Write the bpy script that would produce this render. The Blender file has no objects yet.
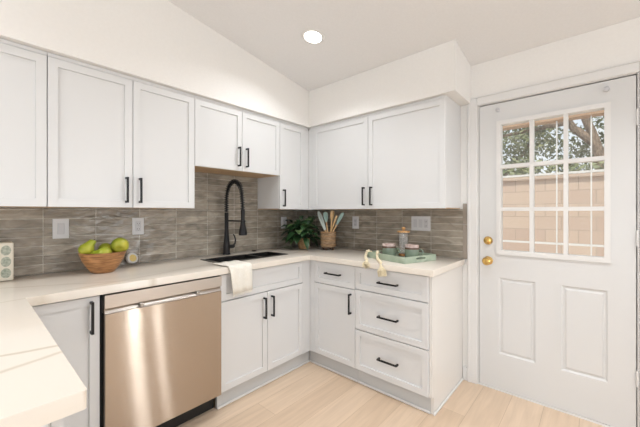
import bpy, bmesh, math, random
from mathutils import Vector, Matrix
random.seed(7)
S = bpy.context.scene
COL = S.collection
PI = math.pi

# ---------------------------------------------------------------- camera
cam = bpy.data.objects.new('camera', bpy.data.cameras.new('camera'))
COL.objects.link(cam)
cam.location = (-2.49, -2.3844, 1.265)
cam.rotation_euler = (PI/2, 0, 0.7243 - PI/2)
cam.data.sensor_fit = 'HORIZONTAL'
cam.data.sensor_width = 36.0
cam.data.lens = 310.79/640*36.0
cam.data.shift_y = (212.46 - 213.5)/640
cam.data.clip_start = 0.02
S.camera = cam

# ---------------------------------------------------------------- world, sun, light, exposure
S.view_settings.view_transform = 'Standard'
S.view_settings.look = 'None'
S.view_settings.gamma = 1.0
S.view_settings.use_curve_mapping = False
S.view_settings.exposure = 0.12
W = bpy.data.worlds.new('sky'); S.world = W; W.use_nodes = True
nt = W.node_tree; nt.nodes.clear()
wo = nt.nodes.new('ShaderNodeOutputWorld'); wb = nt.nodes.new('ShaderNodeBackground')
tc = nt.nodes.new('ShaderNodeTexCoord'); ns = nt.nodes.new('ShaderNodeTexNoise')
cr = nt.nodes.new('ShaderNodeValToRGB')
ns.inputs['Scale'].default_value = 3.0; ns.inputs['Detail'].default_value = 6.0
cr.color_ramp.elements[0].position = 0.35; cr.color_ramp.elements[0].color = (0.62, 0.77, 1.0, 1)
cr.color_ramp.elements[1].position = 0.65; cr.color_ramp.elements[1].color = (1.0, 1.0, 1.0, 1)
nt.links.new(tc.outputs['Generated'], ns.inputs['Vector'])
nt.links.new(ns.outputs['Fac'], cr.inputs['Fac'])
nt.links.new(cr.outputs['Color'], wb.inputs['Color'])
wb.inputs['Strength'].default_value = 1.0
nt.links.new(wb.outputs['Background'], wo.inputs['Surface'])

def lamp(name, kind, loc, energy, color, target=None, **kw):
    d = bpy.data.lights.new(name, kind); d.energy = energy; d.color = color
    for k, v in kw.items(): setattr(d, k, v)
    o = bpy.data.objects.new(name, d); COL.objects.link(o); o.location = loc
    if target is not None:
        o.rotation_euler = (Vector(target) - Vector(loc)).to_track_quat('-Z', 'Y').to_euler()
    return o
lamp('sun', 'SUN', (-6, -4, 12), 3.6, (1, 0.95, 0.87), (0, -1.5, 0), angle=0.01)
WARM = (0.92, 0.98, 1.04)
# added fill and streak lamps, set at made-up windows out of view
lamp('front_fill', 'AREA', (-3.4, -5.9, 1.45), 11, WARM, (-3.4, 0, 1.45), shape='RECTANGLE', size=1.9, size_y=1.7)
lamp('streak_lamp_front', 'AREA', (-0.33, -5.9, 1.4), 15, WARM, (-0.33, 0, 1.4), shape='RECTANGLE', size=0.2, size_y=2.0)  # added for the first bright streak on the dishwasher door
lamp('streak_lamp_side', 'AREA', (-0.1, -5.30, 1.4), 16, WARM, (-3, -5.30, 1.4), shape='RECTANGLE', size=0.22, size_y=2.0)  # added for the second dishwasher streak
lamp('left_fill', 'AREA', (-5.1, -3.3, 1.15), 30, WARM, (0, -3.3, 1.15), shape='RECTANGLE', size=2.2, size_y=2.1)  # added for even fill from the left

# ---------------------------------------------------------------- materials
def mat(name, color, rough=0.5, metal=0.0, **kw):
    m = bpy.data.materials.new(name); m.use_nodes = True
    b = m.node_tree.nodes['Principled BSDF']
    b.inputs['Base Color'].default_value = (*color, 1)
    b.inputs['Roughness'].default_value = rough
    b.inputs['Metallic'].default_value = metal
    for k, v in kw.items(): b.inputs[k].default_value = v
    return m
def N(m, t, **kw):
    n = m.node_tree.nodes.new(t)
    for k, v in kw.items():
        if hasattr(n, k) and not k[0].isupper(): setattr(n, k, v)
        else: n.inputs[k].default_value = v
    return n
def L(m, a, b): m.node_tree.links.new(a, b)
def P(m): return m.node_tree.nodes['Principled BSDF']
def noisy(m, c1, c2, scale=8, stretch=(1, 1, 1), detail=4, bump=0, lo=0.35, hi=0.65):
    t = N(m, 'ShaderNodeTexCoord'); mp = N(m, 'ShaderNodeMapping'); mp.inputs['Scale'].default_value = stretch
    n = N(m, 'ShaderNodeTexNoise', Scale=scale, Detail=detail)
    r = N(m, 'ShaderNodeValToRGB')
    r.color_ramp.elements[0].position = lo; r.color_ramp.elements[0].color = (*c1, 1)
    r.color_ramp.elements[1].position = hi; r.color_ramp.elements[1].color = (*c2, 1)
    L(m, t.outputs['Object'], mp.inputs['Vector']); L(m, mp.outputs['Vector'], n.inputs['Vector'])
    L(m, n.outputs['Fac'], r.inputs['Fac']); L(m, r.outputs['Color'], P(m).inputs['Base Color'])
    if bump:
        b = N(m, 'ShaderNodeBump', Strength=bump, Distance=0.002)
        L(m, n.outputs['Fac'], b.inputs['Height']); L(m, b.outputs['Normal'], P(m).inputs['Normal'])
    return m

M = {}
M['wall'] = noisy(mat('wall_paint', (0.82, 0.78, 0.72), 0.75), (0.87, 0.85, 0.82), (0.885, 0.865, 0.835), 60)
M['ceiling'] = noisy(mat('ceiling_paint', (0.72, 0.70, 0.67), 0.85), (0.82, 0.81, 0.805), (0.84, 0.83, 0.825), 80)
M['trim'] = mat('white_trim', (0.80, 0.79, 0.775), 0.4)
M['door'] = mat('white_door_paint', (0.73, 0.73, 0.726), 0.38)
M['cab'] = mat('white_cabinet_paint', (0.74, 0.742, 0.742), 0.33)
M['panel'] = mat('white_end_panel', (0.79, 0.765, 0.73), 0.4)
M['gap'] = mat('dark_gap', (0.05, 0.045, 0.04), 0.8)
M['maple'] = noisy(mat('maple_underside', (0.55, 0.36, 0.2), 0.5), (0.50, 0.32, 0.17), (0.62, 0.43, 0.25), 6, (1, 12, 12))
M['black'] = mat('matte_black_metal', (0.012, 0.012, 0.013), 0.38, 0.4)
M['sinkm'] = mat('black_sink', (0.012, 0.012, 0.012), 0.35)
M['blackp'] = mat('black_plastic', (0.01, 0.01, 0.01), 0.5)
M['brass'] = mat('polished_brass', (0.66, 0.43, 0.14), 0.22, 1.0)
M['chrome'] = mat('bright_steel', (0.75, 0.72, 0.68), 0.2, 1.0)
M['plastic'] = mat('white_plastic', (0.70, 0.70, 0.71), 0.35)
M['ceramic'] = mat('white_ceramic', (0.84, 0.83, 0.81), 0.25)
M['kick'] = mat('shade_grey_kick_board', (0.58, 0.58, 0.575), 0.45)  # grey-white board, darkened to paint in the toe recess shade
M['plastic2'] = mat('grey_white_plastic', (0.58, 0.58, 0.60), 0.35)  # greyer plastic for rockers, sockets and rod brackets
M['sage'] = noisy(mat('sage_paint', (0.40, 0.50, 0.38), 0.5), (0.37, 0.45, 0.34), (0.46, 0.53, 0.42), 20)
M['sageg'] = mat('sage_glaze', (0.22, 0.275, 0.21), 0.18)
M['pinkg'] = noisy(mat('rose_glaze', (0.5, 0.36, 0.32), 0.25), (0.45, 0.30, 0.26), (0.76, 0.64, 0.60), 30)
M['browng'] = mat('brown_glaze', (0.13, 0.075, 0.055), 0.25)
M['cream'] = noisy(mat('cream_cotton', (0.80, 0.74, 0.62), 0.95), (0.82, 0.78, 0.69), (0.88, 0.85, 0.78), 160, bump=0.4)
M['tassel'] = noisy(mat('raffia_tassel', (0.80, 0.68, 0.44), 0.9), (0.74, 0.62, 0.40), (0.90, 0.82, 0.62), 40, (14, 14, 0.6))
M['bead'] = mat('cream_wood_bead', (0.84, 0.73, 0.52), 0.5)
M['wood'] = noisy(mat('acacia_wood', (0.5, 0.24, 0.09), 0.38), (0.24, 0.10, 0.035), (0.52, 0.26, 0.10), 9, (2, 2, 14))
M['lidwood'] = noisy(mat('light_wood', (0.62, 0.33, 0.12), 0.4), (0.56, 0.28, 0.09), (0.70, 0.41, 0.17), 10, (1, 12, 1))
M['spoon'] = noisy(mat('beech_wood', (0.72, 0.47, 0.22), 0.5), (0.62, 0.37, 0.15), (0.80, 0.58, 0.33), 14, (6, 6, 1))
M['teal'] = mat('pale_teal_silicone', (0.45, 0.64, 0.58), 0.4)
M['tealdark'] = mat('grey_teal_silicone', (0.36, 0.52, 0.50), 0.4)
M['wire'] = mat('pale_wire', (0.66, 0.74, 0.70), 0.35)
M['woven'] = noisy(mat('woven_bark', (0.36, 0.24, 0.14), 0.8), (0.14, 0.085, 0.045), (0.44, 0.30, 0.18), 12, (2, 2, 22), bump=0.8)
M['bark_dark'] = mat('dark_wood_base', (0.10, 0.055, 0.03), 0.6)
M['pot'] = noisy(mat('basket_pot', (0.38, 0.22, 0.10), 0.8), (0.28, 0.15, 0.06), (0.48, 0.30, 0.15), 14, (3, 3, 16), bump=0.5)
M['soil'] = mat('soil', (0.03, 0.02, 0.012), 0.95)
M['leafd'] = noisy(mat('dark_green_leaf', (0.02, 0.07, 0.02), 0.42), (0.010, 0.038, 0.013), (0.03, 0.085, 0.024), 12)
M['leafl'] = noisy(mat('pale_green_leaf', (0.10, 0.19, 0.06), 0.42), (0.04, 0.10, 0.03), (0.15, 0.23, 0.09), 12)
M['pear'] = noisy(mat('green_pear_skin', (0.36, 0.42, 0.03), 0.33), (0.26, 0.36, 0.02), (0.48, 0.48, 0.05), 9)
M['pearblush'] = noisy(mat('blushed_pear_skin', (0.36, 0.38, 0.03), 0.33), (0.20, 0.30, 0.02), (0.50, 0.46, 0.05), 11)
M['stem'] = mat('fruit_stem', (0.10, 0.055, 0.02), 0.7)
M['yellow'] = mat('pale_yellow_face', (0.80, 0.62, 0.22), 0.4)
M['ivory'] = mat('ivory_card', (0.76, 0.71, 0.60), 0.5)
M['medal'] = noisy(mat('sage_print', (0.33, 0.38, 0.26), 0.5), (0.27, 0.31, 0.24), (0.52, 0.53, 0.44), 90)
M['medalb'] = noisy(mat('taupe_print', (0.42, 0.34, 0.28), 0.5), (0.33, 0.26, 0.21), (0.52, 0.44, 0.37), 90)
M['copper'] = mat('copper', (0.72, 0.32, 0.16), 0.3, 0.8)
M['conc'] = noisy(mat('patio_concrete', (0.5, 0.46, 0.4), 0.9), (0.45, 0.41, 0.35), (0.55, 0.5, 0.44), 5)
M['beam'] = noisy(mat('tan_patio_beam', (0.46, 0.30, 0.19), 0.7), (0.40, 0.25, 0.15), (0.52, 0.35, 0.23), 4, (10, 1, 10))
M['trunk'] = noisy(mat('tree_bark', (0.22, 0.15, 0.10), 0.9), (0.14, 0.10, 0.07), (0.32, 0.23, 0.16), 8, (3, 3, 1), bump=0.8)
M['treeleaf'] = noisy(mat('tree_leaf', (0.10, 0.13, 0.05), 0.6), (0.12, 0.15, 0.06), (0.27, 0.28, 0.14), 3)

# stainless, brushed
m = mat('brushed_stainless', (0.46, 0.385, 0.315), 0.08, 1.0)
# horizontal brushing: microscopic grooves scatter the normal up and down only
g = N(m, 'ShaderNodeNewGeometry'); sc = N(m, 'ShaderNodeVectorMath', operation='SCALE'); sc.inputs['Scale'].default_value = 9173.0
L(m, g.outputs['Position'], sc.inputs[0])
w1 = N(m, 'ShaderNodeTexWhiteNoise', noise_dimensions='3D'); L(m, sc.outputs[0], w1.inputs['Vector'])
sp = N(m, 'ShaderNodeSeparateColor'); L(m, w1.outputs['Color'], sp.inputs[0])
a1 = N(m, 'ShaderNodeMath', operation='ADD'); L(m, sp.outputs[0], a1.inputs[0]); L(m, sp.outputs[1], a1.inputs[1])
a2 = N(m, 'ShaderNodeMath', operation='MULTIPLY_ADD'); a2.inputs[1].default_value = 0.56; a2.inputs[2].default_value = -0.56; L(m, a1.outputs[0], a2.inputs[0])
cz = N(m, 'ShaderNodeCombineXYZ'); L(m, a2.outputs[0], cz.inputs['Z'])
va = N(m, 'ShaderNodeVectorMath', operation='ADD'); L(m, g.outputs['Normal'], va.inputs[0]); L(m, cz.outputs[0], va.inputs[1])
vn = N(m, 'ShaderNodeVectorMath', operation='NORMALIZE'); L(m, va.outputs[0], vn.inputs[0]); L(m, vn.outputs[0], P(m).inputs['Normal'])
M['steel'] = m
M['steeltop'] = mat('satin_stainless_strip', (0.55, 0.51, 0.47), 0.3, 1.0)
M['steelbar'] = mat('satin_handle_bar', (0.42, 0.39, 0.36), 0.35, 1.0)

# window / jar glass that lets light through
def glass(name, tint, gl, haze):  # haze: share of white diffuse painted into the glass
    """clear pane: transparent, fresnel reflection, and a white diffuse share that paints in haze"""
    m = bpy.data.materials.new(name); m.use_nodes = True; k = m.node_tree; k.nodes.clear()
    o = k.nodes.new('ShaderNodeOutputMaterial'); mx = k.nodes.new('ShaderNodeMixShader'); mh = k.nodes.new('ShaderNodeMixShader')
    tr = k.nodes.new('ShaderNodeBsdfTransparent'); g = k.nodes.new('ShaderNodeBsdfGlossy'); df = k.nodes.new('ShaderNodeBsdfDiffuse')
    fr = k.nodes.new('ShaderNodeLayerWeight'); fr.inputs['Blend'].default_value = gl; mh.inputs['Fac'].default_value = haze
    tr.inputs['Color'].default_value = (*tint, 1); g.inputs['Roughness'].default_value = 0.02; df.inputs['Color'].default_value = (0.88, 0.87, 0.85, 1)
    k.links.new(tr.outputs[0], mh.inputs[1]); k.links.new(df.outputs[0], mh.inputs[2])
    k.links.new(fr.outputs['Fresnel'], mx.inputs['Fac']); k.links.new(mh.outputs[0], mx.inputs[1])
    k.links.new(g.outputs[0], mx.inputs[2]); k.links.new(mx.outputs[0], o.inputs[0])
    return m
M['glass'] = glass('window_glass', (0.97, 0.98, 0.97), 0.10, 0.07)
M['jar'] = glass('jar_glass', (1, 1, 1), 0.05, 0.10)

# backsplash tile: stacked glazed tiles, 2 x 10 in, uneven glaze
def tile(name, axis, off):
    m = mat(name, (0.3, 0.26, 0.22), 0.17, **{'Specular IOR Level': 0.6}); p = P(m)
    t = N(m, 'ShaderNodeTexCoord'); sp = N(m, 'ShaderNodeSeparateXYZ'); cb = N(m, 'ShaderNodeCombineXYZ')
    a = N(m, 'ShaderNodeMath', operation='ADD'); a.inputs[1].default_value = off
    z = N(m, 'ShaderNodeMath', operation='SUBTRACT'); z.inputs[1].default_value = 0.914
    L(m, t.outputs['Object'], sp.inputs[0]); L(m, sp.outputs[axis], a.inputs[0]); L(m, sp.outputs['Z'], z.inputs[0])
    L(m, a.outputs[0], cb.inputs['X']); L(m, z.outputs[0], cb.inputs['Y'])
    br = N(m, 'ShaderNodeTexBrick', offset=0.0, squash=1.0)
    br.inputs['Scale'].default_value = 1.0; br.inputs['Mortar Size'].default_value = 0.0022
    br.inputs['Mortar Smooth'].default_value = 0.15
    br.inputs['Brick Width'].default_value = 0.2525; br.inputs['Row Height'].default_value = 0.0525
    br.inputs['Color1'].default_value = (0.275, 0.24, 0.195, 1); br.inputs['Color2'].default_value = (0.385, 0.34, 0.28, 1)
    br.inputs['Mortar'].default_value = (0.62, 0.58, 0.51, 1)
    L(m, cb.outputs[0], br.inputs['Vector'])
    mp = N(m, 'ShaderNodeMapping'); mp.inputs['Scale'].default_value = (9, 24, 1)
    n = N(m, 'ShaderNodeTexNoise', Scale=1.0, Detail=3.0, Distortion=0.8); L(m, cb.outputs[0], mp.inputs['Vector']); L(m, mp.outputs[0], n.inputs['Vector'])
    r = N(m, 'ShaderNodeValToRGB'); r.color_ramp.elements[0].position = 0.3; r.color_ramp.elements[1].position = 0.7
    r.color_ramp.elements[0].color = (0.60, 0.59, 0.575, 1); r.color_ramp.elements[1].color = (1.28, 1.28, 1.27, 1)
    L(m, n.outputs['Fac'], r.inputs['Fac'])
    mx = N(m, 'ShaderNodeMix', data_type='RGBA', blend_type='MULTIPLY'); mx.inputs[0].default_value = 0.85
    L(m, br.outputs['Color'], mx.inputs[6]); L(m, r.outputs['Color'], mx.inputs[7]); L(m, mx.outputs[2], p.inputs['Base Color'])
    n2 = N(m, 'ShaderNodeTexNoise', Scale=1.0, Detail=2.0); mq = N(m, 'ShaderNodeMapping'); mq.inputs['Scale'].default_value = (11, 30, 1); L(m, cb.outputs[0], mq.inputs['Vector']); L(m, mq.outputs[0], n2.inputs['Vector'])
    ad = N(m, 'ShaderNodeMath', operation='MULTIPLY_ADD'); ad.inputs[1].default_value = -3.0
    L(m, br.outputs['Fac'], ad.inputs[0]); L(m, n2.outputs['Fac'], ad.inputs[2])
    b = N(m, 'ShaderNodeBump', Strength=1.0, Distance=0.011); L(m, ad.outputs[0], b.inputs['Height']); L(m, b.outputs['Normal'], p.inputs['Normal'])
    return m
M['tileA'] = tile('taupe_tile', 'X', 1.449 + 0.2525*20)
M['tileB'] = tile('taupe_tile_side', 'Y', 0.885 + 0.2525*20)
M['tiletrim'] = noisy(mat('taupe_bullnose', (0.30, 0.26, 0.21), 0.25), (0.27, 0.23, 0.185), (0.36, 0.31, 0.26), 12, (1, 1, 0.5), bump=0.2)

# oak plank floor
m = mat('oak_planks', (0.6, 0.42, 0.27), 0.42); p = P(m)
t = N(m, 'ShaderNodeTexCoord')
br = N(m, 'ShaderNodeTexBrick', offset=0.37, offset_frequency=2)
br.inputs['Scale'].default_value = 1.0; br.inputs['Mortar Size'].default_value = 0.0012; br.inputs['Mortar Smooth'].default_value = 0.3
br.inputs['Brick Width'].default_value = 1.22; br.inputs['Row Height'].default_value = 0.178
br.inputs['Color1'].default_value = (0.65, 0.49, 0.35, 1); br.inputs['Color2'].default_value = (0.77, 0.605, 0.455, 1)
br.inputs['Mortar'].default_value = (0.50, 0.36, 0.24, 1)
L(m, t.outputs['Object'], br.inputs['Vector'])
mp = N(m, 'ShaderNodeMapping'); mp.inputs['Scale'].default_value = (1.3, 16, 1)
n = N(m, 'ShaderNodeTexNoise', Scale=2.0, Detail=6.0, Distortion=0.6); L(m, t.outputs['Object'], mp.inputs[0]); L(m, mp.outputs[0], n.inputs['Vector'])
r = N(m, 'ShaderNodeValToRGB'); r.color_ramp.elements[0].position = 0.3; r.color_ramp.elements[1].position = 0.7
r.color_ramp.elements[0].color = (0.90, 0.885, 0.87, 1); r.color_ramp.elements[1].color = (1.05, 1.05, 1.05, 1)
L(m, n.outputs['Fac'], r.inputs['Fac'])
mx = N(m, 'ShaderNodeMix', data_type='RGBA', blend_type='MULTIPLY'); mx.inputs[0].default_value = 1.0
L(m, br.outputs['Color'], mx.inputs[6]); L(m, r.outputs['Color'], mx.inputs[7]); L(m, mx.outputs[2], p.inputs['Base Color'])
M['floor'] = m

# quartz worktop with tan veins
m = mat('veined_quartz', (0.82, 0.76, 0.68), 0.16); p = P(m)
t = N(m, 'ShaderNodeTexCoord'); n = N(m, 'ShaderNodeTexNoise', Scale=4.0, Detail=5.0)
L(m, t.outputs['Object'], n.inputs['Vector'])
ad = N(m, 'ShaderNodeVectorMath', operation='MULTIPLY_ADD'); ad.inputs[1].default_value = (0.06, 0.06, 0.0)
L(m, n.outputs['Color'], ad.inputs[0]); L(m, t.outputs['Object'], ad.inputs[2])
sx = N(m, 'ShaderNodeSeparateXYZ'); L(m, t.outputs['Object'], sx.inputs[0])
acc_ = None
def vein(x0, y0, x1, y1, w, st):
    """a straight vein through two points of the worktop, wobbled by the noise"""
    global acc_
    d = Vector((x1-x0, y1-y0)); d.normalize(); nx, ny = -d.y, d.x; c = nx*(x0+0.03)+ny*(y0+0.03)
    dt = N(m, 'ShaderNodeVectorMath', operation='DOT_PRODUCT'); dt.inputs[1].default_value = (nx, ny, 0); L(m, ad.outputs[0], dt.inputs[0])
    sb = N(m, 'ShaderNodeMath', operation='SUBTRACT'); sb.inputs[1].default_value = c; L(m, dt.outputs['Value'], sb.inputs[0])
    ab = N(m, 'ShaderNodeMath', operation='ABSOLUTE'); L(m, sb.outputs[0], ab.inputs[0])
    mr = N(m, 'ShaderNodeMapRange'); mr.inputs['From Min'].default_value = 0; mr.inputs['From Max'].default_value = w; mr.inputs['To Min'].default_value = st; mr.inputs['To Max'].default_value = 0
    L(m, ab.outputs[0], mr.inputs['Value'])
    if acc_ is None: acc_ = mr.outputs[0]
    else:
        mxx = N(m, 'ShaderNodeMath', operation='MAXIMUM'); L(m, acc_, mxx.inputs[0]); L(m, mr.outputs[0], mxx.inputs[1]); acc_ = mxx.outputs[0]
vein(-2.44, -1.302, -2.316, -1.339, 0.011, 0.75)
vein(-2.445, -1.41, -2.331, -1.384, 0.013, 0.6)
vein(-2.44, -0.30, -2.09, -0.50, 0.010, 0.55)
vein(-2.25, -0.62, -1.95, -0.55, 0.012, 0.35)
mk = N(m, 'ShaderNodeMath', operation='LESS_THAN'); mk.inputs[1].default_value = -1.45; L(m, sx.outputs['X'], mk.inputs[0])
ml = N(m, 'ShaderNodeMath', operation='MULTIPLY'); L(m, acc_, ml.inputs[0]); L(m, mk.outputs[0], ml.inputs[1])
r = N(m, 'ShaderNodeValToRGB')
r.color_ramp.elements[0].position = 0.0; r.color_ramp.elements[0].color = (0.80, 0.735, 0.65, 1)
r.color_ramp.elements[1].position = 1.0; r.color_ramp.elements[1].color = (0.52, 0.43, 0.31, 1)
L(m, ml.outputs[0], r.inputs['Fac']); L(m, r.outputs['Color'], p.inputs['Base Color'])
M['quartz'] = m

# block garden wall
m = mat('tan_block_wall', (0.5, 0.36, 0.27), 0.9); p = P(m)
t = N(m, 'ShaderNodeTexCoord'); sp = N(m, 'ShaderNodeSeparateXYZ'); cb = N(m, 'ShaderNodeCombineXYZ')
L(m, t.outputs['Object'], sp.inputs[0]); L(m, sp.outputs['Y'], cb.inputs['X']); L(m, sp.outputs['Z'], cb.inputs['Y'])
br = N(m, 'ShaderNodeTexBrick'); br.inputs['Scale'].default_value = 1.0; br.inputs['Mortar Size'].default_value = 0.006
br.inputs['Brick Width'].default_value = 0.40; br.inputs['Row Height'].default_value = 0.20
br.inputs['Color1'].default_value = (0.52, 0.38, 0.30, 1); br.inputs['Color2'].default_value = (0.60, 0.46, 0.36, 1); br.inputs['Mortar'].default_value = (0.42, 0.33, 0.26, 1)
L(m, cb.outputs[0], br.inputs['Vector']); L(m, br.outputs['Color'], p.inputs['Base Color'])
M['block'] = m

# lamp diffuser (gives off light)
m = bpy.data.materials.new('lamp_diffuser'); m.use_nodes = True
P(m).inputs['Emission Color'].default_value = (1, 0.95, 0.86, 1); P(m).inputs['Emission Strength'].default_value = 6.0
M['lampface'] = m

# ---------------------------------------------------------------- mesh helpers
class MB:
    def __init__(self): self.bm = bmesh.new()
    def box(self, x0, y0, z0, x1, y1, z1, bev=0.0, seg=1):
        r = bmesh.ops.create_cube(self.bm, size=1.0)
        vs = r['verts']
        for v in vs:
            v.co = Vector(((x0+x1)/2 + v.co.x*(x1-x0), (y0+y1)/2 + v.co.y*(y1-y0), (z0+z1)/2 + v.co.z*(z1-z0)))
        if bev:
            es = list({e for v in vs for e in v.link_edges})
            bmesh.ops.bevel(self.bm, geom=es, offset=bev, segments=seg, affect='EDGES', profile=0.5)
        return self
    def ring(self, c, x, y, r, seg):
        return [self.bm.verts.new(c + x*(r*math.cos(2*PI*i/seg)) + y*(r*math.sin(2*PI*i/seg))) for i in range(seg)]
    def skin(self, rings, closed=False, caps=True):
        n = len(rings[0])
        pr = list(zip(rings, rings[1:])) + ([(rings[-1], rings[0])] if closed else [])
        for a, b in pr:
            for i in range(n):
                self.bm.faces.new((a[i], a[(i+1) % n], b[(i+1) % n], b[i]))
        if caps and not closed:
            self.bm.faces.new(list(reversed(rings[0]))); self.bm.faces.new(rings[-1])
        return self
    def tube(self, pts, r, seg=10, closed=False, caps=True):
        pts = [Vector(p) for p in pts]; n = len(pts)
        rr = r if isinstance(r, (list, tuple)) else [r]*n
        rings = []; x = None
        for i, p in enumerate(pts):
            if closed: d = pts[(i+1) % n] - pts[i-1]
            else: d = pts[min(i+1, n-1)] - pts[max(i-1, 0)]
            d.normalize()
            if x is None:
                x = d.orthogonal().normalized()
            else:
                x = (x - d*x.dot(d)); x = x.normalized() if x.length > 1e-6 else d.orthogonal().normalized()
            y = d.cross(x)
            rings.append(self.ring(p, x, y, rr[i], seg))
        return self.skin(rings, closed, caps)
    def cyl(self, p0, p1, r0, r1=None, seg=24): return self.tube([p0, p1], [r0, r0 if r1 is None else r1], seg)
    def lathe(self, prof, c=(0, 0, 0), seg=32, closed=False, caps=True, axis=None):
        c = Vector(c); ax = Vector(axis) if axis else Vector((0, 0, 1)); ax.normalize()
        x = Vector((1, 0, 0)) if abs(ax.z) > 0.99 else ax.orthogonal().normalized()
        y = ax.cross(x)
        rings = [self.ring(c + ax*z, x, y, max(r, 1e-4), seg) for r, z in prof]
        return self.skin(rings, closed, caps)
    def cells(self, us, vs, keep, w0, w1, mp, inset=None):
        """solid slab from a grid of cells; mp(u, v, w) -> point, w0 is the front. inset(i, j) -> list of (thickness, depth)"""
        bm = self.bm; V = {}
        def vert(i, j, k):
            if (i, j, k) not in V: V[i, j, k] = bm.verts.new(mp(us[i], vs[j], (w0, w1)[k]))
            return V[i, j, k]
        cs = {(i, j) for i in range(len(us)-1) for j in range(len(vs)-1) if keep(i, j)}
        front = {}
        for i, j in cs:
            front[i, j] = bm.faces.new([vert(i, j, 0), vert(i+1, j, 0), vert(i+1, j+1, 0), vert(i, j+1, 0)])
            bm.faces.new([vert(i, j, 1), vert(i, j+1, 1), vert(i+1, j+1, 1), vert(i+1, j, 1)])
            for di, dj, a, b in ((-1, 0, (i, j), (i, j+1)), (1, 0, (i+1, j), (i+1, j+1)), (0, -1, (i, j), (i+1, j)), (0, 1, (i, j+1), (i+1, j+1))):
                if (i+di, j+dj) not in cs:
                    bm.faces.new([vert(*a, 0), vert(*b, 0), vert(*b, 1), vert(*a, 1)])
        bmesh.ops.recalc_face_normals(bm, faces=bm.faces[:])
        if inset:
            for k, f in front.items():
                for th, dp in (inset(*k) or ()):
                    bmesh.ops.inset_individual(bm, faces=[f], thickness=th, depth=dp)
        return self
    def bevel_edges(self, off, test, seg=2):
        es = [e for e in self.bm.edges if test(e)]
        bmesh.ops.bevel(self.bm, geom=es, offset=off, segments=seg, affect='EDGES', profile=0.5)
        return self
    def prism(self, poly, lift, d):
        """polygon of 2D points, lift(p) -> 3D, extruded by d"""
        a = [self.bm.verts.new(lift(p)) for p in poly]; b = [self.bm.verts.new(Vector(lift(p)) + Vector(d)) for p in poly]
        n = len(a)
        self.bm.faces.new(a); self.bm.faces.new(list(reversed(b)))
        for i in range(n): self.bm.faces.new((a[i], b[i], b[(i+1) % n], a[(i+1) % n]))
        bmesh.ops.recalc_face_normals(self.bm, faces=self.bm.faces[:])
        return self
    def xf(self, mtx):
        bmesh.ops.transform(self.bm, matrix=mtx, verts=self.bm.verts[:]); return self
    def build(self, name, m, parent=None, smooth=False, loc=None):
        bmesh.ops.recalc_face_normals(self.bm, faces=self.bm.faces[:])
        me = bpy.data.meshes.new(name); self.bm.to_mesh(me); self.bm.free()
        me.materials.append(M[m] if isinstance(m, str) else m)
        if smooth:
            me.shade_smooth(); me.set_sharp_from_angle(angle=math.radians(38))
        o = bpy.data.objects.new(name, me); COL.objects.link(o)
        if parent: o.parent = parent
        if loc is not None: o.location = loc
        return o
def tag(o, label, cat, group=None):
    o['label'] = label; o['category'] = cat
    if group: o['group'] = group
    return o
def thing(name, label, cat, loc=(0, 0, 0), rz=0.0, group=None):
    o = bpy.data.objects.new(name, None); COL.objects.link(o); o.location = loc; o.rotation_euler = (0, 0, rz)
    o.empty_display_size = 0.1
    return tag(o, label, cat, group)
def struct(o): o['kind'] = 'structure'; return o

# ---------------------------------------------------------------- room shell
XL, YF = -5.2, -6.0
CZ = lambda x: 2.36 - 0.153*x
struct(MB().box(XL-0.1, YF-0.1, -0.1, 0.005, 0.1, 0).build('floor', 'floor'))
struct(MB().prism([(XL-0.1, 0.1), (0.12, 0.1), (0.12, YF-0.1), (XL-0.1, YF-0.1)], lambda p: (p[0], p[1], CZ(p[0])+0.001), (0, 0, 0.12)).build('ceiling', 'ceiling'))
struct(MB().prism([(XL, 0), (0.0, 0), (0.0, CZ(0)), (XL, CZ(XL))], lambda p: (p[0], 0, p[1]), (0, 0.1, 0)).build('wall_back', 'wall'))
DY0, DY1, DH = -1.735, -2.571, 2.056       # door opening along y, height
struct(MB().cells([YF, -5.42, -5.18, DY1, DY0, 0.0], [0, 0.3, DH, 2.3, CZ(0)], lambda i, j: not (i == 3 and j < 2) and not (i == 1 and j in (1, 2)), 0.0, 0.115, lambda u, v, w: (w, u, v)).build('wall_right', 'wall'))
struct(MB().cells([YF, -4.5, -2.1, 0.0], [0, 2.2, CZ(XL)], lambda i, j: not (i == 1 and j == 0), XL, XL-0.1, lambda u, v, w: (w, u, v)).build('wall_left', 'wall'))
struct(MB().cells([XL, -4.4, -2.4, -0.47, -0.19, 0.0], [0, 0.3, 0.6, 2.3, 2.36], lambda i, j: not ((i == 1 and j == 2) or (i == 3 and j in (1, 2))), YF, YF-0.1, lambda u, v, w: (u, w, v))
       .prism([(XL, 2.36), (0, 2.36), (0, 2.361), (XL, CZ(XL))], lambda p: (p[0], YF, p[1]), (0, -0.1, 0)).build('wall_front', 'wall'))
def window(name, u0, u1, z0, z1, mp, mull=()):  # unseen windows, made up to house the fill and streak lamps
    b = MB(); f = 0.05
    def bx(a0, a1, c0, c1): 
        p, q = Vector(mp(a0, 0.0, c0)), Vector(mp(a1, 0.06, c1))
        b.box(min(p.x, q.x), min(p.y, q.y), min(p.z, q.z), max(p.x, q.x), max(p.y, q.y), max(p.z, q.z))
    bx(u0, u0+f, z0, z1); bx(u1-f, u1, z0, z1); bx(u0+f, u1-f, z0, z0+f); bx(u0+f, u1-f, z1-f, z1)
    for k in mull: bx(k-0.025, k+0.025, z0+f, z1-f)
    o = struct(b.build(name, 'trim'))
    g = MB(); p, q = Vector(mp(u0+f, 0.028, z0+f)), Vector(mp(u1-f, 0.034, z1-f))
    g.box(min(p.x, q.x), min(p.y, q.y), p.z, max(p.x, q.x), max(p.y, q.y), q.z).build('window_pane', 'glass', o)
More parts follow.
